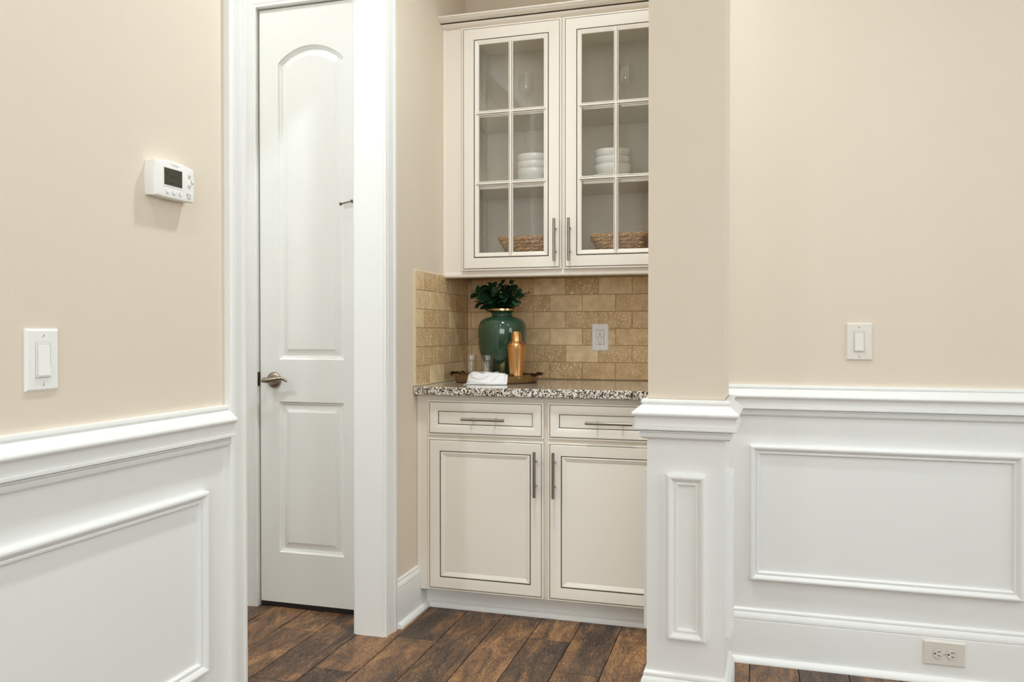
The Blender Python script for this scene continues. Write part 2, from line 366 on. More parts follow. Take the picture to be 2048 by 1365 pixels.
struct(MB().box(-3.1, -3.0, .8, 3.8, 0, CEIL).box(-3.0, XLI, .8, .9, 0, CEIL).build('wall_vestibule', 'ceiling', smooth=False), 'outer walls of the small pantry passage', 'wall')
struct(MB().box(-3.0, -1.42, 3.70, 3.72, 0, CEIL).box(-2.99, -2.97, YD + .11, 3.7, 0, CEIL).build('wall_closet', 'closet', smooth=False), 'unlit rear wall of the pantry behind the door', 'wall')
wb = MB().box(-3.1, .1, YB, YB + .12, 0, CEIL).build('wall_back', 'plaster', smooth=False); struct(wb, 'beige back wall of the cabinet niche', 'wall')
wr = MB().box(-.20, 3.5, YR, YR + .115, 0, CEIL).build('wall_right', 'plaster', smooth=False); struct(wr, 'beige wall on the right with white panelled lower half', 'wall')
struct(MB().box(-.20, -.09, YR + .115, YB, 0, CEIL).build('wall_niche', 'plaster', smooth=False), 'side wall of the cabinet niche behind the pillar', 'wall')
ws = MB().box(3.4, 3.5, -3.7, -.5, 0, CEIL).box(3.4, 3.5, 2.5, YR, 0, CEIL).box(3.4, 3.5, -.5, 2.5, 0, 1.0).box(3.4, 3.5, -.5, 2.5, 2.7, CEIL).build('wall_side', 'plaster', smooth=False)
struct(ws, 'beige dining room wall with the side window', 'wall')
wq = MB().box(XL, -.6, -3.7, -3.6, 0, CEIL).box(2.4, 3.4, -3.7, -3.6, 0, CEIL).box(-.6, 2.4, -3.7, -3.6, 0, 1.0).box(-.6, 2.4, -3.7, -3.6, 2.7, CEIL).build('wall_rear', 'plaster', smooth=False)
struct(wq, 'beige dining room wall behind the camera with an added window', 'wall')
g = MB()
for y in (-.5, .23, .96, 1.7, 2.43): g.box(3.42, 3.47, y, y + .07, 1.0, 2.7)
for z in (1.0, 1.82, 2.63): g.box(3.42, 3.47, -.5, 2.5, z, z + .07)
struct(g.build('window_1', 'trim', smooth=False), 'white framed side window of the dining room', 'window')
g = MB()
for x in (-.6, .13, .86, 1.6, 2.33): g.box(x, x + .07, -3.67, -3.62, 1.0, 2.7)
for z in (1.0, 1.82, 2.63): g.box(-.6, 2.4, -3.67, -3.62, z, z + .07)
struct(g.build('added_window', 'trim', smooth=False), 'white framed unseen rear window added around the fill light', 'window')  # unseen frame, added to go with the rear fill light
struct(MB().box(-3.1, 3.6, -3.8, 3.8, CEIL, CEIL + .08).build('ceiling', 'ceiling', smooth=False), 'white ceiling', 'ceiling')

# right wall trim
ZRR = .843
MB().box(-.20, 3.4, YR - .004, YR + .001, 0, .86).build('wainscot_board', 'trim', wr, smooth=False)
MB().sweep([(3.4, YR), (-.20, YR)], [(x, z) for x, z in RAIL], lambda a, b, p: (a, b, ZRR + p)).build('chair_rail', 'trim', wr)
onRw = lambda a, b, p: (a, YR - .004 - p, b)
def panel_mold_r(a0, a1): return MB().sweep(rect_path(a0, a1, .281, .743), PMOLD, onRw, closed=True).build('panel_moulding', 'trim', wr, ang=25)
panel_mold_r(-.002, .824); panel_mold_r(.95, 1.78); panel_mold_r(1.9, 2.73)
br = MB().sweep([(3.4, YR - .004), (-.20, YR - .004)], BASE, lambda a, b, p: (a, b, p)).build('baseboard_right', 'trim', ang=25)
struct(br, 'white baseboard under the panelled right wall', 'baseboard')
MB().sweep([(3.4, YR - .004), (-.20, YR - .004)], SHOE, lambda a, b, p: (a, b, p)).build('shoe_moulding', 'trim', br, ang=50)

# ------------------------------------------------------------------ pillar
PY1 = 2.416
pl = MB().box(PX0, PX1, PY0, PY1, 0, CEIL).build('wall_pillar', 'plaster', smooth=False)
struct(pl, 'square beige pillar with white panelled base at the end of the wall', 'pillar')
MB().box(PX0 - .002, PX1 + .002, PY0 - .002, PY1 + .002, 0, .86).build('pillar_cladding', 'trim', pl, smooth=False)
pp = [(PX1 + .002, PY1 + .002), (PX1 + .002, PY0 - .002), (PX0 - .002, PY0 - .002), (PX0 - .002, PY1 + .002)]
ZRP = .842
MB().sweep(pp, [(x, z) for x, z in RAIL], lambda a, b, p: (a, b, ZRP + p), closed=True).build('chair_rail', 'trim', pl)
MB().sweep(pp, [(x, z * 1.16) for x, z in BASE], lambda a, b, p: (a, b, p), closed=True).build('pillar_base', 'trim', pl, ang=25)
onP = lambda a, b, p: (a, PY0 - .002 - p, b)
MB().sweep(rect_path(-.2155, -.1125, .304, .748), PMOLD, onP, closed=True).build('panel_moulding', 'trim', pl, ang=25)
for mp_ in (lambda a, b, p: (PX1 + .002 + p, a, b), lambda a, b, p: (PX0 - .002 - p, a, b)):
    MB().sweep(rect_path(PY0 + .049, PY1 - .049, .304, .748), PMOLD, mp_, closed=True).build('panel_moulding', 'trim', pl, ang=25)
MB().sweep(rect_path(-.2155, -.1125, .304, .748), PMOLD, lambda a, b, p: (a, PY1 + .002 + p, b), closed=True).build('panel_moulding', 'trim', pl, ang=25)
pv = Vector(((PX0 + PX1) / 2, PY0, 0)); rz_ = math.radians(-1.8)      # the pillar stands a touch out of square
pl.rotation_euler.z = rz_; pl.location = pv - Matrix.Rotation(rz_, 3, 'Z') @ pv

# ------------------------------------------------------------------ pantry door
DX0, DX1, DY, DZ0, DZ1 = -1.9375, -1.4725, 2.915, .022, 2.446
pc = (-1.852 - 1.557) / 2; HW = .1475
d = MB(); R0 = (HW ** 2 + .063 ** 2) / (2 * .063); CZ = 2.286 - R0; NA = 28
def outline(top, w):
    if top:
        h = HW - w; r = R0 - w; z1 = CZ + math.sqrt(r * r - h * h); a1 = math.acos(h / r)
        pts = [(-h, 1.018 + w), (h, 1.018 + w), (h, z1)]
        for i in range(1, NA): a = a1 + (PI - 2 * a1) * i / NA; pts.append((r * math.cos(a), CZ + r * math.sin(a)))
        pts.append((-h, z1)); return pts
    h = HW - w; return [(-h, .228 + w), (h, .228 + w), (h, .846 - w), (-h, .846 - w)]
DP = [(0, 0), (.003, .0055), (.007, .0085), (.0100, .0085), (.0120, .0120), (.016, .0135), (.020, .0130), (.043, .0030)]
for top in (True, False):
    rings = [[(pc + x, DY + dp, z) for x, z in outline(top, ww)] for ww, dp in DP]; k = len(rings[0])
    vs = [p for r in rings for p in r]
    d.add(vs, [(a * k + i, a * k + (i + 1) % k, (a + 1) * k + (i + 1) % k, (a + 1) * k + i) for a in range(len(rings) - 1) for i in range(k)] + [[(len(rings) - 1) * k + i for i in range(k)]])
xl, xr = pc - HW, pc + HW
def fq(a, b, c, e): d.add([(a, DY, c), (b, DY, c), (b, DY, e), (a, DY, e)], [(0, 1, 2, 3)])
zs = outline(True, 0)[2][1]
fq(DX0, xl, DZ0, DZ1); fq(xr, DX1, DZ0, DZ1); fq(xl, xr, DZ0, .228); fq(xl, xr, .846, 1.018)
arc = outline(True, 0)[2:]
for (xa, za), (xb, zb) in zip(arc[:-1], arc[1:]): d.add([(pc + xa, DY, za), (pc + xb, DY, zb), (pc + xb, DY, DZ1), (pc + xa, DY, DZ1)], [(0, 1, 2, 3)])
T = .035
for a in (DX0, DX1): d.add([(a, DY, DZ0), (a, DY + T, DZ0), (a, DY + T, DZ1), (a, DY, DZ1)], [(0, 1, 2, 3)])
for z in (DZ0, DZ1): d.add([(DX0, DY, z), (DX1, DY, z), (DX1, DY + T, z), (DX0, DY + T, z)], [(0, 1, 2, 3)])
d.add([(DX0, DY + T, DZ0), (DX1, DY + T, DZ0), (DX1, DY + T, DZ1), (DX0, DY + T, DZ1)], [(0, 1, 2, 3)])
dr = d.build('door_1', 'trim', ang=22)
MB().box(DX0 + .002, DX1 - .002, DY + .004, DY + .03, .002, DZ0).build('door_gap_shade', 'slot', dr, smooth=False); struct(dr, 'narrow white two-panel door with arched upper panel', 'door')  # dark strip stands in for the shade in the gap under the door
hx, hz = -1.873, .934
h = MB().lathe([(0, -.012), (.022, -.012), (.029, -.009), (.0325, -.004), (.0325, 0), (0, 0)], (hx, DY, hz), 32, axis='y')
h.lathe([(.010, -.012), (.010, -.045), (0, -.045)], (hx, DY, hz), 16, axis='y')
pts = [(hx - .022, DY - .052, hz - .003), (hx - .012, DY - .055, hz + .002), (hx + .006, DY - .056, hz + .001), (hx + .026, DY - .054, hz + .004), (hx + .046, DY - .050, hz + .009), (hx + .062, DY - .046, hz + .009), (hx + .076, DY - .043, hz + .003), (hx + .084, DY - .042, hz - .004)]
h.tube(pts, [.007, .0115, .0112, .0090, .0070, .0062, .0060, .0042], 12)
hd = h.build('lever_handle', 'bronze', dr); tag(hd, 'aged bronze lever handle on a round rose')
MB().cham(-1.9475, -1.9385, DY - .011, DY - .001, .908, .966, .002).build('strike_plate', 'darkmetal', dr)
h = MB().tube([(-1.557, DY - .020, 1.637), (-1.498, DY - .014, 1.650)], .0028, 8)
h.tube([(-1.562, DY - .0205, 1.6355), (-1.555, DY - .0198, 1.6375)], .0065, 12); h.tube([(-1.514, DY - .016, 1.645), (-1.509, DY - .016, 1.6465)], .0068, 12); h.tube([(-1.500, DY - .010, 1.61), (-1.500, DY - .010, 1.69)], .005, 10)
h.box(-1.503, -1.4975, DY - .012, DY, 1.615, 1.685)
tag(h.build('hinge_pin_stop', 'rubber', dr), 'small brown metal hinge-pin door stop')

# ------------------------------------------------------------------ backsplash tiles
TW, TH, TT = .1525, .0773, .008
Z0 = .9145
MB().box(XL, XL + .005, 3.022, YB, Z0 - .002, Z0 + 6 * TH).build('grout_bed', 'grout', wl, smooth=False)
MB().box(XL, -.2, YB - .005, YB, Z0 - .002, Z0 + 6 * TH + .01).build('grout_bed', 'grout', wb, smooth=False)
MB().cham(XL - .001, XL + .010, 3.010, 3.0235, Z0 - .002, Z0 + 6 * TH - .002, .002).cham(XL - .001, XL + .008, 3.010, 3.345, Z0 + 6 * TH - .004, Z0 + 6 * TH + .002, .002).build('tile_edge_trim', 'edge_trim', wl)
MB().box(XL, XL + .011, 3.02, YB, .9125, .9185).build('caulk_line', 'edge_trim', wl, smooth=False)
tcache = {}
def tile(parent, a0, a1, row, side, col):
    z1 = Z0 + row * TH
    ln = a1 - a0; key = (side, round(ln, 3))
    gq = .0011
    if key not in tcache:
        mb = MB()
        if side == 'L': mb.cham(0, TT, gq, ln - gq, gq, TH - gq, .0012)
        else: mb.cham(gq, ln - gq, -TT, 0, gq, TH - gq, .0012)
        o = mb.build('tile', 'tile', smooth=False); tcache[key] = o.data
    else: o = bpy.data.objects.new('tile', tcache[key]); C.objects.link(o)
    o.location = (XL, a0, z1) if side == 'L' else (a0, YB, z1)
    o.color = (*col, 1); o.parent = parent
PL, SPK, DK, MO, LT = (.72, .06, 0), (.24, 1.0, 0), (.0, 1.0, 0), (.32, .55, 0), (1.0, .05, 0)
lay = {5: [MO, MO, SPK, PL, DK, PL, MO, PL], 4: [MO, MO, SPK, PL, PL, MO, SPK, PL], 3: [PL, PL, PL, PL, SPK, SPK, MO, PL], 2: [SPK, PL, PL, LT, SPK, MO, PL, SPK], 1: [PL, PL, PL, SPK, LT, SPK, SPK, PL], 0: [PL, SPK, SPK, SPK, MO, MO, PL, SPK]}
for row in range(6):
    s0 = -.969 if row in (5, 3, 1) else -.8905
    k0 = -3
    for i, k in enumerate(range(k0, 6)):
        a0 = s0 + k * TW; a1 = a0 + TW
        a0 = max(a0, XL + TT); a1 = min(a1, -.2)
        if a1 - a0 < .01: continue
        idx = k + 3
        tile(wb, a0, a1, row, 'B', lay[row][min(7, max(0, idx))] if idx < 8 else PL)
layL = {5: [PL, SPK, SPK, MO, MO], 4: [(.7, .9, 0), PL, SPK, MO, MO], 3: [LT, SPK, SPK, PL, MO], 2: [SPK, SPK, SPK, PL, PL], 1: [SPK, SPK, SPK, MO, PL], 0: [SPK, LT, MO, PL, PL]}
for row in range(6):
    s0 = 3.100 if row in (5, 3, 1) else 3.177
    i = 0
    for k in range(-1, 5):
        a0 = max(s0 + k * TW, 3.0245); a1 = min(s0 + (k + 1) * TW, YB - .0085)
        if a1 - a0 < .01: continue
        tile(wl, a0, a1, row, 'L', layL[row][min(4, i)]); i += 1

# ------------------------------------------------------------------ base cabinet
YF, YDOOR = 3.052, 3.032     # face frame, door front
bc = thing('base_cabinet', (-.76, 3.3, 0), 'cream glazed base cabinet with two doors and two drawers', 'cabinet')
MB().box(-1.252, -.22, YF + .02, YB - .002, .088, .876).build('cabinet_body', 'cream', bc, smooth=False)
ff = MB().box(-1.284, -.215, YF, YF + .02, .088, .876)
ff.build('face_frame', 'cream', bc, smooth=False)
MB().cham(-1.2995, -1.2835, YF - .003, YF + .022, .088, .876, .002).build('filler_strip', 'cream', bc)
MB().box(-1.2838, -.215, 3.115, 3.135, 0, .10).build('toe_kick', 'trim', bc, smooth=False)
MB().sweep([(-.215, 3.1305), (-1.266, 3.1305)], [(x, z * 1.2) for x, z in SHOE], lambda a, b, p: (a, b, p)).build('shoe_moulding', 'trim', bc, ang=50)
def front(x0, x1, z0, z1, y, prof, back=.02):
    """profiled cabinet front; prof = (inset, depth, material of the band that follows)"""
    rings = [(0, back, 0)] + list(prof); mb = MB(); vs = []; fs = []; ms = []
    for w_, dp, _ in rings: vs += [(x0 + w_, y + dp, z0 + w_), (x1 - w_, y + dp, z0 + w_), (x1 - w_, y + dp, z1 - w_), (x0 + w_, y + dp, z1 - w_)]
    for a in range(len(rings) - 1):
        for i in range(4): fs.append((a * 4 + i, a * 4 + (i + 1) % 4, a * 4 + 4 + (i + 1) % 4, a * 4 + 4 + i)); ms.append(rings[a][2])
    return mb, vs, fs, ms, len(rings)
OUTER = [(0, .004, 0), (.0015, .0030, 0), (.0066, .0030, 1), (.0069, .0044, 1), (.0086, .0044, 0), (.0095, .0008, 0), (.012, 0, 0), (.028, .0008, 0)]
DOORP = OUTER + [(.046, .0035, 0), (.0510, .0045, 1), (.0513, .0075, 1), (.0548, .0075, 0), (.0553, .0030, 0), (.058, .0022, 0), (.072, .0070, 0), (.0735, .0078, 0)]
DRAWP = OUTER + [(.042, .0050, 0), (.0435, .0056, 1), (.0437, .0085, 1), (.0462, .0085, 0), (.0464, .0072, 0)]
def solid_front(name, x0, x1, z0, z1, y, prof, parent):
    mb, vs, fs, ms, nr = front(x0, x1, z0, z1, y, prof)
    fs.append([(nr - 1) * 4 + i for i in range(4)]); ms.append(0); fs.append((3, 2, 1, 0)); ms.append(0)
    return mb.add(vs, fs, ms).build(name, ['cream', 'glaze'], parent, ang=20)
def pull(parent, cx, y, cz, ln, vertical):
    q = MB(); R_ = .0058; yb = y - .032; k = ln / 2; pk = ln * .27
    prof = [(0, -k), (R_ * .85, -k), (R_, -k + .0008), (R_, k - .0008), (R_ * .85, k), (0, k)]
    q.lathe(prof, (cx, yb, cz), 16, axis='z' if vertical else 'x')
    for s_ in (-1, 1):
        c_ = (cx, 0, cz + s_ * pk) if vertical else (cx + s_ * pk, 0, cz)
        q.tube([(c_[0], yb, c_[2]), (c_[0], y + .002, c_[2])], .0042, 10)
    return q.build('bar_pull', 'nickel', parent)
BL0, BL1, BR0, BR1 = -1.2465, -.767, -.7495, -.270
for x0, x1, side in ((BL0, BL1, 0), (BR0, BR1, 1)):
    o = solid_front('cabinet_door', x0, x1, .095, .705, YDOOR, DOORP, bc)
    pull(o, (x1 - .0285) if side == 0 else (x0 + .0285), YDOOR + .001, .582, .176, True)
    o = solid_front('drawer', x0, x1, .717, .857, YDOOR, DRAWP, bc)
    pull(o, (x0 + x1) / 2, YDOOR + .007, .786, .178, False)

# ------------------------------------------------------------------ granite worktop
ct = MB().cham(XL + .001, -.201, 3.008, YB - .001, .8785, .9115, .003).build('countertop', 'granite')
tag(ct, 'black and white speckled granite countertop over the base cabinet', 'countertop')

# ------------------------------------------------------------------ upper cabinet
YU, YUD = 3.340, 3.320
uc = thing('upper_cabinet', (-.76, 3.5, 1.37), 'cream glazed wall cabinet with two glass-paned doors', 'cabinet')
UX0, UX1, UZ0, UZ1 = -1.207, -.262, 1.392, 2.446
b = MB().box(UX0, UX0 + .016, YU + .019, YB - .001, UZ0, UZ1).box(UX1 - .016, UX1, YU + .019, YB - .001, UZ0, UZ1)
b.box(UX0 + .016, UX1 - .016, YU + .019, YB - .001, UZ0, UZ0 + .016).box(UX0 + .016, UX1 - .016, YU + .019, YB - .001, UZ1 - .016, UZ1).box(UX0 + .016, UX1 - .016, YB - .009, YB - .001, UZ0 + .016, UZ1 - .016)
b.build('cabinet_body', 'inside', uc, smooth=False)
b = MB().box(-1.285, UX0 + .055, YU, YU + .019, 1.384, 2.452).box(UX1 - .055, -.215, YU, YU + .019, 1.384, 2.452).box(UX0 + .055, UX1 - .055, YU, YU + .019, 1.384, 1.42).box(UX0 + .055, UX1 - .055, YU, YU + .019, 2.425, 2.452).box(-.773, -.743, YU, YU + .019, 1.42, 2.425)
b.build('face_frame', 'cream', uc, smooth=False)
MB().cham(-1.2995, -1.2845, YU - .004, YU + .022, 1.374, 2.452, .002).build('filler_strip', 'cream', uc)
b = MB().sweep([(XL + .0005, YU + .012), (-.215, YU + .012)], [(0, 1.392), (0, 1.3665), (-.008, 1.3665), (-.014, 1.369), (-.0165, 1.374), (-.0165, 1.379), (-.014, 1.384), (-.012, 1.392)], lambda a, b_, p: (a, b_, p))
b.box(XL + .0005, -.215, YU + .012, YU + .03, 1.3665, 1.392).build('light_rail', 'cream', uc)
CR = [(0, 2.442), (.006, 2.442), (.012, 2.446), (.020, 2.4525), (.022, 2.456), (.022, 2.4575), (.0245, 2.4585), (.0200, 2.4590), (.0200, 2.4635), (.027, 2.4640), (.034, 2.467), (.044, 2.4735), (.049, 2.479), (.051, 2.484), (.054, 2.486), (.056, 2.490), (.056, 2.498), (0, 2.498)]
CR = [(x, 2.450 + (z - 2.442) * .974 if z <= 2.461 else 2.4685 + (z - 2.461) * .608) for x, z in CR]
b = MB().sweep([(XL + .0005, YU), (-.205, YU)], [(-x, z) for x, z in CR], lambda a, b_, p: (a, b_, p), m=[1 if i in (6, 7, 8) else 0 for i in range(len(CR) - 1)])
b.build('crown_moulding', ['cream', 'glaze'], uc, ang=30)
for z in (2.062, 1.7505):
    MB().cham(UX0 + .0165, UX1 - .0165, YU + .022, YB - .0095, z, z + .019, .0012).build('shelf', 'inside', uc)
hm = MB()
for y in (3.43, 3.59):
    for z in [1.47 + .045 * i for i in range(20)]: hm.lathe([(0, .0004), (.0028, .0004), (.0028, -.0004)], (UX0 + .0162, y, z), 8, axis='x')
tag(hm.build('peg_holes', 'slot', uc), None, None, None, 'stuff')
GLP = OUTER + [(.050, .0035, 0), (.0545, .0045, 1), (.0548, .0075, 1), (.0582, .0075, 0), (.0587, .0030, 0), (.061, .0022, 0), (.075, .0060, 0), (.0765, .0070, 0), (.0770, .0170, 0)]
def glass_door(x0, x1, hside):
    z0, z1 = 1.395, 2.4435
    mb, vs, fs, ms, nr = front(x0, x1, z0, z1, YUD, GLP)
    L = (nr - 1) * 4
    for i in range(4): fs.append((i, L + i, L + (i + 1) % 4, (i + 1) % 4)); ms.append(0)
    dd = mb.add(vs, fs, ms).build('glass_door', ['cream', 'glaze'], uc, ang=20)
    xm = (x0 + x1) / 2; zz = (1.7680, 2.0715)
    MP = [(-.0095, .012), (-.0095, .0045), (-.0085, .0035), (-.0060, .0035), (-.0058, .0055), (-.0042, .0055), (-.0040, .0005), (-.0028, -.001), (.0028, -.001), (.0040, .0005), (.0042, .0055), (.0058, .0055), (.0060, .0035), (.0085, .0035), (.0095, .0045), (.0095, .012)]
    mm = [0, 0, 0, 1, 1, 0, 0, 0, 0, 0, 1, 1, 0, 0, 0]
    q = MB().sweep([(xm, z0 + .062), (xm, z1 - .062)], MP, lambda a, b_, p: (a, YUD + p, b_), m=mm); q.build('muntin', ['cream', 'glaze'], dd, ang=20)
    for z in zz:
        MB().sweep([(x0 + .066, z), (x1 - .066, z)], MP, lambda a, b_, p: (a, YUD + p + .0006, b_), m=mm).build('muntin', ['cream', 'glaze'], dd, ang=20)
    xs = [x0 + .0775, xm, x1 - .0775]; zs_ = [z0 + .0775, zz[0], zz[1], z1 - .0775]
    for a in range(2):
        for c_ in range(3):
            MB().add([(xs[a], YUD + .0135, zs_[c_]), (xs[a + 1], YUD + .0135, zs_[c_]), (xs[a + 1], YUD + .0135, zs_[c_ + 1]), (xs[a], YUD + .0135, zs_[c_ + 1])], [(0, 1, 2, 3)]).build('pane', 'pane', dd, smooth=False)
    pull(dd, hside, YUD + .001, 1.5145, .177, True)
glass_door(-1.205, -.7635, -.787); glass_door(-.7545, -.313, -.7255)

# ------------------------------------------------------------------ inside the upper cabinet
def bowl_mesh():
    P = [(0, .003), (.030, .003), (.036, .001), (.038, 0), (.040, .002), (.058, .010), (.070, .022), (.0765, .036), (.0785, .052), (.0785, .056), (.0760, .056), (.074, .040), (.066, .022), (.050, .011), (.0, .009)]
    return MB().lathe(P, (0, 0, 0), 48)
def plate_mesh():
    P = [(0, .002), (.050, .002), (.055, 0), (.058, .002), (.080, .008), (.094, .014), (.0945, .0165), (.092, .0165), (.078, .011), (.058, .006), (0, .005)]
    return MB().lathe(P, (0, 0, 0), 48)
bm_, pm_ = None, None
words = {'L': 'left', 'R': 'right'}
for sd, cx in (('L', -.920), ('R', -.572)):
    where = 'behind the left glass door' if sd == 'L' else 'behind the right glass door'
    z = 1.7699
    for i in range(2):
        if pm_ is None: o = plate_mesh().build('plate', 'ceramic'); pm_ = o.data
        else: o = bpy.data.objects.new('plate', pm_); C.objects.link(o)
        o.location = (cx, 3.475, z + i * .0095)
        tag(o, 'white plate %s under the bowl stack %s' % ('at the bottom' if i == 0 else 'on top of another plate', where), 'plate', 'white plates on the cabinet shelf')
    for i in range(3):
        if bm_ is None: o = bowl_mesh().build('bowl', 'ceramic'); bm_ = o.data
        else: o = bpy.data.objects.new('bowl', bm_); C.objects.link(o)
        o.location = (cx, 3.475, z + .0165 + i * .0315)
        tag(o, '%s white bowl in the stack %s' % (('lowest', 'middle', 'topmost')[i], where), 'bowl', 'white bowls on the cabinet shelf')
def wine():
    P = [(0, 0), (.034, 0), (.034, .0015), (.010, .005), (.0045, .012), (.0038, .05), (.0042, .072), (.010, .080), (.024, .092), (.033, .110), (.0365, .130), (.0350, .160), (.0315, .192), (.0300, .192), (.0335, .160), (.0350, .130), (.0315, .112), (.023, .096), (.008, .086), (0, .084)]
    return MB().lathe(P, (0, 0, 0), 40)
wg = wine().build('wine_glass', 'glass', ang=50); wg.location = (-.955, 3.465, 2.0813)
tag(wg, 'stemmed wine glass on the top shelf behind the left glass door', 'wine glass', 'wine glasses on the top shelf')
o = wg.copy(); C.objects.link(o); o.location = (-.516, 3.465, 2.0813); tag(o, 'stemmed wine glass on the top shelf behind the right glass door', 'wine glass')

def rrect(hx_, hy_, r, n=7):
    pts = []
    for cx_, cy_, a0 in ((hx_ - r, hy_ - r, 0), (-hx_ + r, hy_ - r, PI / 2), (-hx_ + r, -hy_ + r, PI), (hx_ - r, -hy_ + r, 1.5 * PI)):
        for i in range(n): a = a0 + PI / 2 * i / (n - 1); pts.append((cx_ + r * math.cos(a), cy_ + r * math.sin(a)))
    return pts
def resample(pts, n):
    P = [Vector((*p, 0)) for p in pts] + [Vector((*pts[0], 0))]; L = [0]
    for a, b_ in zip(P[:-1], P[1:]): L.append(L[-1] + (b_ - a).length)
    out = []; j_ = 0
    for i in range(n):
        t = L[-1] * i / n
        while L[j_ + 1] < t: j_ += 1
        out.append(P[j_].lerp(P[j_ + 1], (t - L[j_]) / max(1e-9, L[j_ + 1] - L[j_])))
    return out
def basket(cx, cy, z0, label):
    root = thing('woven_basket', (cx, cy, z0), label, 'basket', 'woven baskets in the cabinet')
    rows = 9; H = .135
    for i in range(rows):
        t = i / (rows - 1); hx_ = .062 + .058 * t; hy_ = .048 + .044 * t
        ring = resample(rrect(hx_, hy_, .03), 150)
        z = z0 + .009 + t * (H - .016); ph = random.random() * 6
        for s_ in range(2):          # two strands twisted around each other
            pts = []; rs = []
            for q, p in enumerate(ring):
                a = q / 150 * 2 * PI * 9 + ph + s_ * PI; r_ = .0035 + .0016 * math.sin(q * .23 + i * 2 + s_)
                dn = Vector((p.x, p.y, 0)).normalized()
                pts.append((cx + p.x + dn.x * .0032 * math.cos(a), cy + p.y + dn.y * .0032 * math.cos(a), z + .0040 * math.sin(a))); rs.append(max(.0036, r_ + .0018))
            MB().tube(pts, rs, 7, closed=True).build('woven_strand', 'weave', root)
    mb = MB().box(cx - .058, cx + .058, cy - .044, cy + .044, z0, z0 + .006); mb.build('basket_base', 'weave', root)
    ring = resample(rrect(.123, .095, .03), 90); inn = resample(rrect(.117, .089, .03), 90)
    mb = MB()
    for q in range(90):              # rim wraps
        p, r_ = ring[q], inn[q]
        mb.tube([(cx + p.x, cy + p.y, z0 + H - .013), (cx + p.x * 1.01, cy + p.y * 1.01, z0 + H - .002), (cx + (p.x + r_.x) / 2, cy + (p.y + r_.y) / 2, z0 + H + .003), (cx + r_.x, cy + r_.y, z0 + H - .004)], .0026, 5)
    tag(mb.build('rim_wrap', 'weave', root), None, None, None, 'stuff')
    for fx in (-.6, 0, .6):          # front stitches
        xa, xb = .123 * fx, .062 * fx
        MB().tube([(cx + xb, cy - .056, z0 + .004), (cx + (xa + xb) / 2, cy - .081, z0 + H * .5), (cx + xa, cy - .103, z0 + H - .004)], .0018, 6).build('stitch', 'weave', root)
basket(-.943, 3.485, 1.4085, 'woven seagrass basket behind the left glass door')
basket(-.536, 3.485, 1.4085, 'woven seagrass basket behind the right glass door')

# ------------------------------------------------------------------ still life on the worktop
CTZ = .9115
TX, TY = -1.068, 3.385
tr = thing('serving_tray', (TX, TY, CTZ), 'oval antique brass tray with beaded rim under the green vase', 'tray')
P = [(0, .004), (.165, .004), (.172, 0), (.178, .002), (.184, .010), (.186, .030), (.188, .033), (.184, .033), (.181, .022), (.178, .020), (0, .0195)]
MB().lathe(P, (TX, TY, CTZ), 72, sy=.86).build('tray_body', 'traymetal', tr)
mb = MB()
for i in range(84):
    a = 2 * PI * i / 84; c_ = (TX + .1865 * math.cos(a), TY + .1865 * .86 * math.sin(a), CTZ + .0335)
    mb.lathe([(0, -.0034), (.0024, -.0024), (.0034, 0), (.0024, .0024), (0, .0034)], c_, 6)
tag(mb.build('beaded_rim', 'traymetal', tr), None, None, None, 'stuff')
for s_ in (-1, 1):
    q = MB(); pts = []
    for i in range(13):
        t = i / 12 * 2 - 1; pts.append((TX + s_ * (.184 + .022 * math.cos(t * PI / 2)), TY + t * .062, CTZ + .031 + .010 * math.cos(t * PI / 2)))
    q.tube(pts, [.0035 + .0012 * math.sin(i * 2.1) for i in range(13)], 8)
    for i in range(9):               # little cast leaves on the handle
        t = (i - 4) / 4.2; c_ = Vector((TX + s_ * (.176 + .016 * math.cos(t * PI / 2)), TY + t * .075, CTZ + .036)); a = random.uniform(0, 6)
        e1 = Vector((math.cos(a), math.sin(a), .35)) * .013; e2 = Vector((-math.sin(a), math.cos(a), .2)) * .0055; up = Vector((0, 0, .004))
        q.add([c_ - e1, c_ - e2 + up, c_ + e1 + up, c_ + e2 + up, c_ - up], [(0, 1, 4), (1, 2, 4), (2, 3, 4), (3, 0, 4), (0, 3, 2, 1)])
    q.build('tray_handle', 'traydark', tr)
TF = CTZ + .0196
VX, VY = -1.052, 3.425
vs_ = thing('vase', (VX, VY, TF), 'tall dark green ceramic vase with a gold rim', 'vase')
z0 = TF
VP = [(0, .0), (.042, 0), (.045, .004), (.052, .016), (.066, .036), (.079, .056), (.091, .080), (.100, .108), (.1055, .145), (.1080, .190), (.1075, .212), (.1040, .232), (.096, .247), (.082, .2575), (.064, .2635), (.050, .2665), (.0465, .270), (.0470, .276), (.052, .286), (.058, .293), (.0585, .2935), (.0545, .2935), (.048, .284), (.042, .272), (.043, .262), (.06, .25), (.06, .2)]
MB().lathe(VP, (VX, VY, z0), 64).build('vase_body', 'vase', vs_, ang=60)
MB().lathe([(.0575, .2905), (.064, .2905), (.0660, .2925), (.0660, .3005), (.064, .3030), (.052, .3030), (.051, .298), (.0575, .2925)], (VX, VY, z0), 56).build('vase_rim', 'goldrim', vs_)

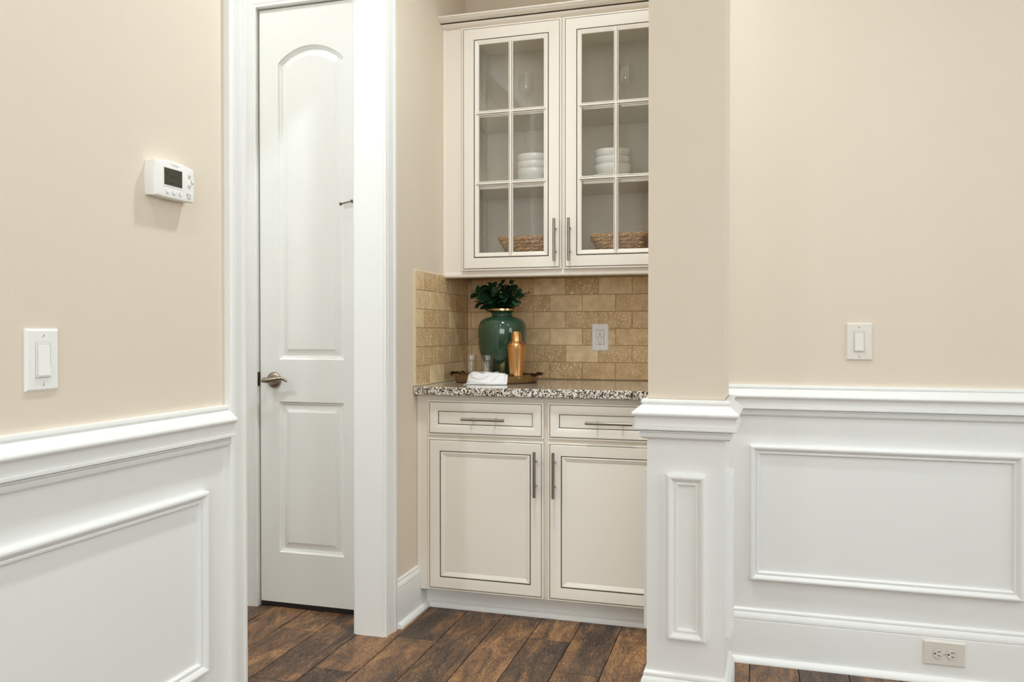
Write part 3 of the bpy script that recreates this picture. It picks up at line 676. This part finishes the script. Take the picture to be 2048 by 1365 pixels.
SX, SY = -.952, 3.298
sh = thing('cocktail_shaker', (SX, SY, TF), 'brushed copper cocktail shaker in front of the vase', 'shaker')
MB().lathe([(0, 0), (.0285, 0), (.0300, .003), (.0305, .02), (.0385, .125), (.0395, .136), (.0395, .138), (.0370, .1395), (.0370, .141), (.0385, .1425), (.0365, .147), (.027, .156), (.0235, .160), (0, .160)], (SX, SY, TF), 48).build('shaker_body', 'copper', sh, ang=40)
MB().lathe([(.0195, .158), (.0220, .1585), (.0220, .162), (.0185, .198), (.0175, .2005), (0, .2008)], (SX, SY, TF), 40).build('shaker_cap', 'copper', sh, ang=40)

def tumbler(x, y, lab):
    o_ = MB().lathe([(0, 0), (.0205, 0), (.0222, .002), (.0262, .098), (.0258, .0995), (.0250, .098), (.0212, .010), (0, .008)], (0, 0, 0), 40).build('tumbler', 'glass', ang=50)
    o_.location = (x, y, TF); tag(o_, lab, 'glass', 'clear tumblers on the tray')
tumbler(-1.084, 3.305, 'clear tumbler nearest the vase on the brass tray')
tumbler(-1.166, 3.330, 'clear tumbler nearest the side wall tiles on the brass tray')

# folded napkin hanging over the tray's front rim
mb = MB()
for L_ in range(5):
    nu, nv = 26, 14; base = len(mb.v); vs = []; fs = []
    for v in range(nv + 1):
        for u in range(nu + 1):
            U_, V_ = u / nu, v / nv
            x = -1.139 + .010 * (L_ % 2) * (1 - U_) + .004 * L_ * (1 - U_) + U_ * (.168 - .012 * L_) + .02 * (V_ - .5) * (U_ - .4)
            y = 3.285 - V_ * (.118 - .013 * L_) * (1 - .9 * max(0, U_ - .62)) + .008 * math.sin(U_ * 5 + L_)
            rim = TY - .186 * .86 * math.sqrt(max(.05, 1 - ((x - TX) / .19) ** 2))     # front rim of the tray below this point
            dq = y - rim
            top = CTZ + .0395 + .0022 * L_ + .0016 * math.sin(U_ * 11 + L_ * 1.7 + V_ * 3)
            if dq > -.008: z = top - max(0, dq - .015) * .10
            else: k_ = min(1, (-.008 - dq) / .030); z = top + (CTZ + .0015 + .0026 * L_ - top) * (k_ * k_ * (3 - 2 * k_))
            vs.append((x, y, z))
    for v in range(nv):
        for u in range(nu): fs.append((v * (nu + 1) + u, v * (nu + 1) + u + 1, (v + 1) * (nu + 1) + u + 1, (v + 1) * (nu + 1) + u))
    mb.add(vs, fs)
np_ = mb.build('napkin', 'linen', ang=80); md = np_.modifiers.new('thick', 'SOLIDIFY'); md.thickness = .0016; md.offset = 1
tag(np_, 'folded white cloth napkin draped over the front rim of the tray', 'napkin')

# greenery in the vase
gr = thing('eucalyptus_bunch', (VX, VY, TF + .29), 'bunch of dark green leafy stems standing in the green vase', 'greenery')
def leaf_mesh():
    vs = [(0, 0, 0)]; n_ = 6
    for i in range(1, n_): t = i / n_; w_ = .40 * math.sin(PI * t ** .8) ** .75; vs += [(-w_, t, .10 * math.sin(PI * t)), (0, t, .02 * math.sin(PI * t)), (w_, t, .10 * math.sin(PI * t))]
    vs.append((0, 1, -.02)); fs = [(0, 2, 1), (0, 3, 2)]
    for i in range(n_ - 2): a = 1 + i * 3; fs += [(a, a + 1, a + 4, a + 3), (a + 1, a + 2, a + 5, a + 4)]
    a = 1 + (n_ - 2) * 3; e_ = len(vs) - 1; fs += [(a, a + 1, e_), (a + 1, a + 2, e_)]
    return vs, fs
lv, lf = leaf_mesh(); ldata = None
def leaf(pos, direction, size, roll):
    global ldata
    if ldata is None: o_ = MB().add(lv, lf).build('leaf', 'leaf', ang=60); ldata = o_.data
    else: o_ = bpy.data.objects.new('leaf', ldata); C.objects.link(o_)
    dv = Vector(direction).normalized(); q_ = dv.to_track_quat('Y', 'Z') @ Matrix.Rotation(roll, 3, 'Y').to_quaternion()
    o_.rotation_mode = 'QUATERNION'; o_.rotation_quaternion = q_; o_.scale = (size,) * 3; o_.location = pos
    attach(o_, gr)
zr = TF + .297; ZMAX = 1.358
stems = [((-.108, -.015), 1.300, .040, .9), ((-.045, -.030), 1.325, .042, .9), ((.005, -.02), 1.352, .030, .55), ((.045, .01), 1.354, .030, .5), ((.085, -.02), 1.300, .034, .7), ((.118, .0), 1.302, .017, .6),
         ((-.075, .03), 1.300, .042, 1), ((.03, -.05), 1.285, .042, 1), ((-.02, -.06), 1.275, .042, 1), ((.07, -.05), 1.272, .038, 1), ((-.085, -.05), 1.262, .038, 1), ((.02, .05), 1.31, .04, 1)]
for (dx, dy), zt, sz, tip in stems:
    p0 = Vector((VX + dx * .22, VY + dy * .22, zr - .05)); p2 = Vector((VX + dx, VY + dy, zt)); p1 = Vector((VX + dx * .55, VY + dy * .55, (zr + zt) / 2 + .018))
    pts = [p0 * (1 - t) ** 2 + p1 * 2 * t * (1 - t) + p2 * t * t for t in [i / 8 for i in range(9)]]
    MB().tube(pts, [.0022 - .0012 * i / 8 for i in range(9)], 6).build('stem', 'stem', gr)
    for i in range(2, 9):
        t = i / 8; p = pts[i]; tan = (pts[i] - pts[i - 1]).normalized()
        for s_ in (-1, 1):
            a = i * 1.3 + random.uniform(-.5, .5); sd = tan.cross(Vector((math.cos(a), math.sin(a), .3))).normalized() * s_
            dirv = tan * random.uniform(.3, .7) + sd
            size = 1.22 * sz * (1 - (1 - tip) * max(0, (t - .45) / .55)) * random.uniform(.8, 1.1)
            q = p + dirv.normalized() * size
            if q.z > ZMAX: dirv.z -= (q.z - ZMAX) / size * 1.4
            leaf(p, dirv, size, random.uniform(-.6, .6))
    leaf(p2, (p2 - p1) if p2.z < 1.33 else (dx * 3, -.2, .06), sz * tip * .9, random.uniform(-.4, .4))
leaf((VX - .050, VY - .035, zr + .006), (-.9, -.5, -.12), .036, .4); leaf((VX - .040, VY - .045, zr + .004), (-.7, -.8, -.05), .032, -.3)

# ------------------------------------------------------------------ wall devices
def xf(mp, pts): return [mp(*p) for p in pts]
def mapped(mb, mp): mb.v = [mp(*p) for p in mb.v]; return mb
mapL = lambda a, b_, c_: (XL + c_, a, b_)          # a along y, b up, c out of the wall
mapR = lambda a, b_, c_: (a, YR - c_, b_)
mapB = lambda a, b_, c_: (a, YB - TT - c_, b_)
mapQ = lambda a, b_, c_: (a, YR - .0195 - c_, b_)    # baseboard face
def plate_bm(a0, a1, b0, b1, t, mp):
    mb = MB(); c_ = .004; rings = [(0, 0), (0, t * .35), (c_, t), ]
    vs = []
    for w_, h_ in rings: vs += [(a0 + w_, b0 + w_, h_), (a1 - w_, b0 + w_, h_), (a1 - w_, b1 - w_, h_), (a0 + w_, b1 - w_, h_)]
    fs = [(r * 4 + i, r * 4 + (i + 1) % 4, r * 4 + 4 + (i + 1) % 4, r * 4 + 4 + i) for r in range(2) for i in range(4)] + [(8, 9, 10, 11), (3, 2, 1, 0)]
    return mapped(mb.add(vs, fs), mp)
def wbox(a0, a1, b0, b1, c0, c1, mp, ch=0):
    mb = MB(); (mb.cham(a0, a1, b0, b1, c0, c1, ch) if ch else mb.box(a0, a1, b0, b1, c0, c1)); return mapped(mb, mp)
def disc(a, b_, r, c0, c1, mp, n=16): return mapped(MB().lathe([(0, c0), (r, c0), (r, c1), (r * .8, c1 + .0003), (0, c1 + .0003)], (a, b_, 0), n), mp)
def screw(a, b_, c0, mp, parent, m='plastic'):
    s1 = disc(a, b_, .003, c0, c0 + .0008, mp).build('screw', m, parent)
    wbox(a - .0005, a + .0005, b_ - .0026, b_ + .0026, c0 + .0009, c0 + .0013, mp).build('slot', 'slot', s1, smooth=False)
def rocker_switch(a0, a1, b0, b1, mp, root, m, flip):
    plate_bm(a0, a1, b0, b1, .006, mp).build('wall_plate', m, root, ang=15)
    ca, cb = (a0 + a1) / 2, (b0 + b1) / 2
    for w_, h_, nm in ((.0172, .0343, 1),):
        wbox(ca - w_, ca + w_, cb - h_, cb + h_, .0055, .0063, mp).build('rocker_gap', 'greyprint', root, smooth=False)
    wbox(ca - .0164, ca + .0164, cb - .0335, cb + .0335, .0055, .0072, mp, .0006).build('rocker_frame', m, root)
    wbox(ca - .0136, ca + .0136, cb - .0306, cb + .0306, .006, .0073, mp).build('rocker_gap', 'greyprint', root, smooth=False)
    r_ = MB(); u0, u1 = ca - .0130, ca + .0130; hi, lo = (.0075, .0118)
    vs = []
    for (bb, hh) in ((cb - .030, lo), (cb - .001, .0095), (cb + .030, hi)): vs += [(u0, bb, .006), (u0, bb, hh), (u1, bb, hh), (u1, bb, .006)]
    fs = [(0, 1, 2, 3), (8, 11, 10, 9)] + [(k * 4 + i, k * 4 + (i + 1) % 4, k * 4 + 4 + (i + 1) % 4, k * 4 + 4 + i) for k in range(2) for i in range(4)]
    mapped(r_.add(vs, fs), mp).build('rocker', m, root, ang=5)
    screw(ca, b1 - .0125, .006, mp, root, m); screw(ca, b0 + .0125, .006, mp, root, m)
r1 = thing('light_switch', (XL, 1.2325, 1.077), 'white rocker light switch on the left wall below the thermostat', 'switch', 'rocker light switches')
rocker_switch(1.1945, 1.2695, 1.018, 1.136, mapL, r1, 'plastic', False)
r2 = thing('light_switch', (.342, YR, 1.098), 'almond rocker light switch on the right wall above the chair rail', 'switch', 'rocker light switches')
rocker_switch(.303, .3825, 1.0365, 1.1595, mapR, r2, 'plastic_warm', False)
def recept(ca, cb, mp, root, rot=False, c0=.0062, face=True):
    """three slots of one receptacle; rot lays it on its side"""
    def tr_(da, db): return (ca + (db if rot else da), cb + (-da if rot else db))
    def bx(da, db, wa, wb_, nm):
        a_, b__ = tr_(da, db); wa, wb_ = (wb_, wa) if rot else (wa, wb_)
        wbox(a_ - wa, a_ + wa, b__ - wb_, b__ + wb_, c0, c0 + .0006, mp).build(nm, 'slot', root, smooth=False)
    bx(-.0064, .004, .0010, .0045, 'slot'); bx(.0064, .004, .0010, .0037, 'slot')
    a_, b__ = tr_(0, -.0075); disc(a_, b__, .0027, c0, c0 + .0004, mp).build('slot', 'slot', root, smooth=False)
gf = thing('power_outlet', (-.655, YB - TT, 1.106), 'white outlet with test buttons on the tiled backsplash', 'outlet')
plate_bm(-.6935, -.6165, 1.0445, 1.1675, .006, mapB).build('wall_plate', 'plastic', gf, ang=15)
wbox(-.6735, -.6365, 1.0712, 1.1405, .0055, .0063, mapB).build('receptacle_gap', 'slot', gf, smooth=False)
wbox(-.6727, -.6380, 1.0722, 1.1395, .0055, .0078, mapB, .0006).build('receptacle', 'plastic', gf)
for zc_, nm in ((1.1100, 'reset_button'), (1.1015, 'test_button')): wbox(-.6690, -.6420, zc_ - .0032, zc_ + .0032, .0076, .0086, mapB, .0004).build(nm, 'plastic_warm', gf)
recept(-.6555, 1.1275, mapB, gf, c0=.0079); recept(-.6555, 1.0840, mapB, gf, c0=.0079)
screw(-.655, 1.157, .006, mapB, gf); screw(-.655, 1.055, .006, mapB, gf)
ob = thing('power_outlet', (.597, YR - .0195, .097), 'almond outlet mounted sideways on the right wall baseboard', 'outlet')
plate_bm(.5355, .6595, .0575, .136, .006, mapQ).build('wall_plate', 'plastic_warm', ob, ang=15)
for ca in (.578, .617):
    g_ = mapped(MB().lathe([(0, .0055), (.0172, .0055), (.0172, .0062), (0, .0062)], (ca, .0965, 0), 28, sx=.86), mapQ).build('receptacle_gap', 'greyprint', ob)
    mapped(MB().lathe([(0, .006), (.0160, .006), (.0160, .0076), (.0152, .0082), (0, .0082)], (ca, .0965, 0), 28, sx=.86), mapQ).build('receptacle', 'plastic_warm', ob)
    recept(ca, .0965, mapQ, ob, rot=True, c0=.0083)
screw(.5975, .0965, .006, mapQ, ob, 'plastic_warm')

th = thing('thermostat', (XL, 1.575, 1.475), 'white wall thermostat with a dark screen and grey buttons', 'thermostat')
def thermo_outline(n_=14, s_=0.):
    a0, a1, b0, b1 = 1.512 + s_, 1.6415 - s_, 1.4365 + s_, 1.5155 - s_; pts = []
    for i in range(n_ + 1): t = i / n_; pts.append((a0 + (a1 - a0) * t, b0 - .0015 * math.sin(PI * t)))
    for i in range(1, n_): t = i / n_; pts.append((a1 + .003 * math.sin(PI * t), b0 + (b1 - b0) * t))
    for i in range(n_ + 1): t = i / n_; pts.append((a1 - (a1 - a0) * t, b1 + .006 * math.sin(PI * t)))
    for i in range(1, n_): t = i / n_; pts.append((a0 - .003 * math.sin(PI * t), b1 - (b1 - b0) * t))
    return pts
def prism(rings, mp):
    k = len(rings[0][0]); vs = [(x, y, h_) for pts, h_ in rings for x, y in pts]
    fs = [(r * k + i, r * k + (i + 1) % k, r * k + k + (i + 1) % k, r * k + k + i) for r in range(len(rings) - 1) for i in range(k)] + [list(range(k))[::-1], [(len(rings) - 1) * k + i for i in range(k)]]
    return mapped(MB().add(vs, fs), mp)
prism([(thermo_outline(s_=.0015), 0), (thermo_outline(s_=.0008), .017)], mapL).build('back_housing', 'plastic', th, ang=40)
prism([(thermo_outline(s_=.0), .0175), (thermo_outline(s_=0), .025), (thermo_outline(s_=.0015), .0277), (thermo_outline(s_=.004), .0285)], mapL).build('front_cover', 'plastic', th, ang=40)
wbox(1.5365, 1.6025, 1.4605, 1.5065, .0282, .0292, mapL, .0004).build('screen_bezel', 'plastic', th)
sc = wbox(1.5395, 1.5995, 1.4640, 1.5025, .0290, .0296, mapL).build('screen', 'screen', th, smooth=False)
for (a0, a1, b0, b1) in ((1.544, 1.548, 1.493, 1.4965), (1.544, 1.548, 1.486, 1.489), (1.562, 1.567, 1.4825, 1.4865), (1.569, 1.574, 1.4825, 1.4865), (1.543, 1.560, 1.4690, 1.4705), (1.566, 1.572, 1.4690, 1.4735), (1.578, 1.590, 1.4690, 1.4705)):
    wbox(a0, a1, b0, b1, .0296, .02975, mapL).build('screen_segment', 'lcd', sc, smooth=False)
for a, b_ in ((1.5505, 1.4485), (1.5725, 1.4490), (1.5945, 1.4495), (1.626, 1.4965), (1.626, 1.4735), (1.6365, 1.485)):
    o = disc(a, b_, .0050, .0283, .0289, mapL, 20).build('button', 'greyprint', th)
    o2 = disc(a, b_, .0042, .0289, .0302, mapL, 20).build('button_cap', 'plastic', o)
for b_, s_ in ((1.4965, 1), (1.4735, -1)):
    mapped(MB().add([(1.6238, b_ - .0012 * s_, .0307), (1.6282, b_ - .0012 * s_, .0307), (1.626, b_ + .0018 * s_, .0307)], [(0, 1, 2)]), mapL).build('arrow_mark', 'slot', th, smooth=False)
def lettering(txt, size, loc, rot, m, parent, name):
    cu = bpy.data.curves.new('t', 'FONT'); cu.body = txt; cu.size = size; cu.align_x = 'CENTER'; cu.align_y = 'CENTER'; cu.extrude = .0001
    o_ = bpy.data.objects.new('t', cu); C.objects.link(o_); bpy.context.view_layer.update()
    me = bpy.data.meshes.new_from_object(o_.evaluated_get(bpy.context.evaluated_depsgraph_get())); bpy.data.objects.remove(o_)
    me.materials.clear(); me.materials.append(M[m]); o2_ = bpy.data.objects.new(name, me); C.objects.link(o2_); o2_.location = loc; o2_.rotation_euler = rot
    attach(o2_, parent); return o2_
lettering('Honeywell', .0052, (XL + .0287, 1.577, 1.5120), (PI / 2, 0, PI / 2), 'faintprint', th, 'front_lettering')
q = MB()     # small printed emblem, lower right
for a0, a1, b0, b1 in ((1.6155, 1.6175, 1.4490, 1.4545), (1.6190, 1.6225, 1.4535, 1.4548), (1.6190, 1.6205, 1.4490, 1.4535), (1.6240, 1.6255, 1.4490, 1.4548), (1.6272, 1.6300, 1.4490, 1.4502), (1.6285, 1.6300, 1.4502, 1.4540), (1.6160, 1.6300, 1.4455, 1.4470), (1.6175, 1.6300, 1.4425, 1.4437)):
    q.box(a0, a1, b0, b1, .0284, .0288)
mapped(q, mapL).build('printed_emblem', 'greyprint', th, smooth=False)
tube_ = wbox(1.5145, 1.5185, 1.5085, 1.5125, .001, .012, mapL, .001).build('side_tab', 'plastic', th)

# ------------------------------------------------------------------ recessed ceiling lights (fixture + its lamp)
def can(x, y, power, label, r=.075, col=(.90, .975, 1.0)):
    t = thing('recessed_light', (x, y, CEIL), label, 'ceiling light', 'recessed ceiling lights')
    MB().lathe([(r, -.001), (r + .02, -.003), (r + .022, -.0005), (r + .022, 0)], (x, y, CEIL), 36).build('trim_ring', 'trim', t)
    MB().lathe([(0, -.0012), (r, -.0012)], (x, y, CEIL), 36).build('lens', 'lens', t)
    l = bpy.data.lights.new('recessed_lamp', 'AREA'); l.shape = 'DISK'; l.size = r * 1.9; l.energy = power; l.color = col; l.spread = math.radians(150)
    o_ = bpy.data.objects.new('recessed_lamp', l); C.objects.link(o_); o_.location = (x, y, CEIL - .01); attach(o_, t)
can(-.66, 2.25, 13.5, 'round recessed ceiling light before the cabinet niche')
can(-.66, .45, 5.5, 'round recessed ceiling light over the left wall')
can(.95, 1.45, 5, 'round recessed ceiling light before the panelled right wall')
can(-.66, -1.4, 10, 'round recessed ceiling light behind the camera')
can(-1.90, 2.38, 4, 'round recessed ceiling light nearest the pantry door', col=(.88, .95, 1.0))
can(-2.35, 1.20, 14, 'added unseen fill light at the far end of the pantry passage', col=(.88, .95, 1.0))  # unseen lamp, added to brighten the passage and lower door
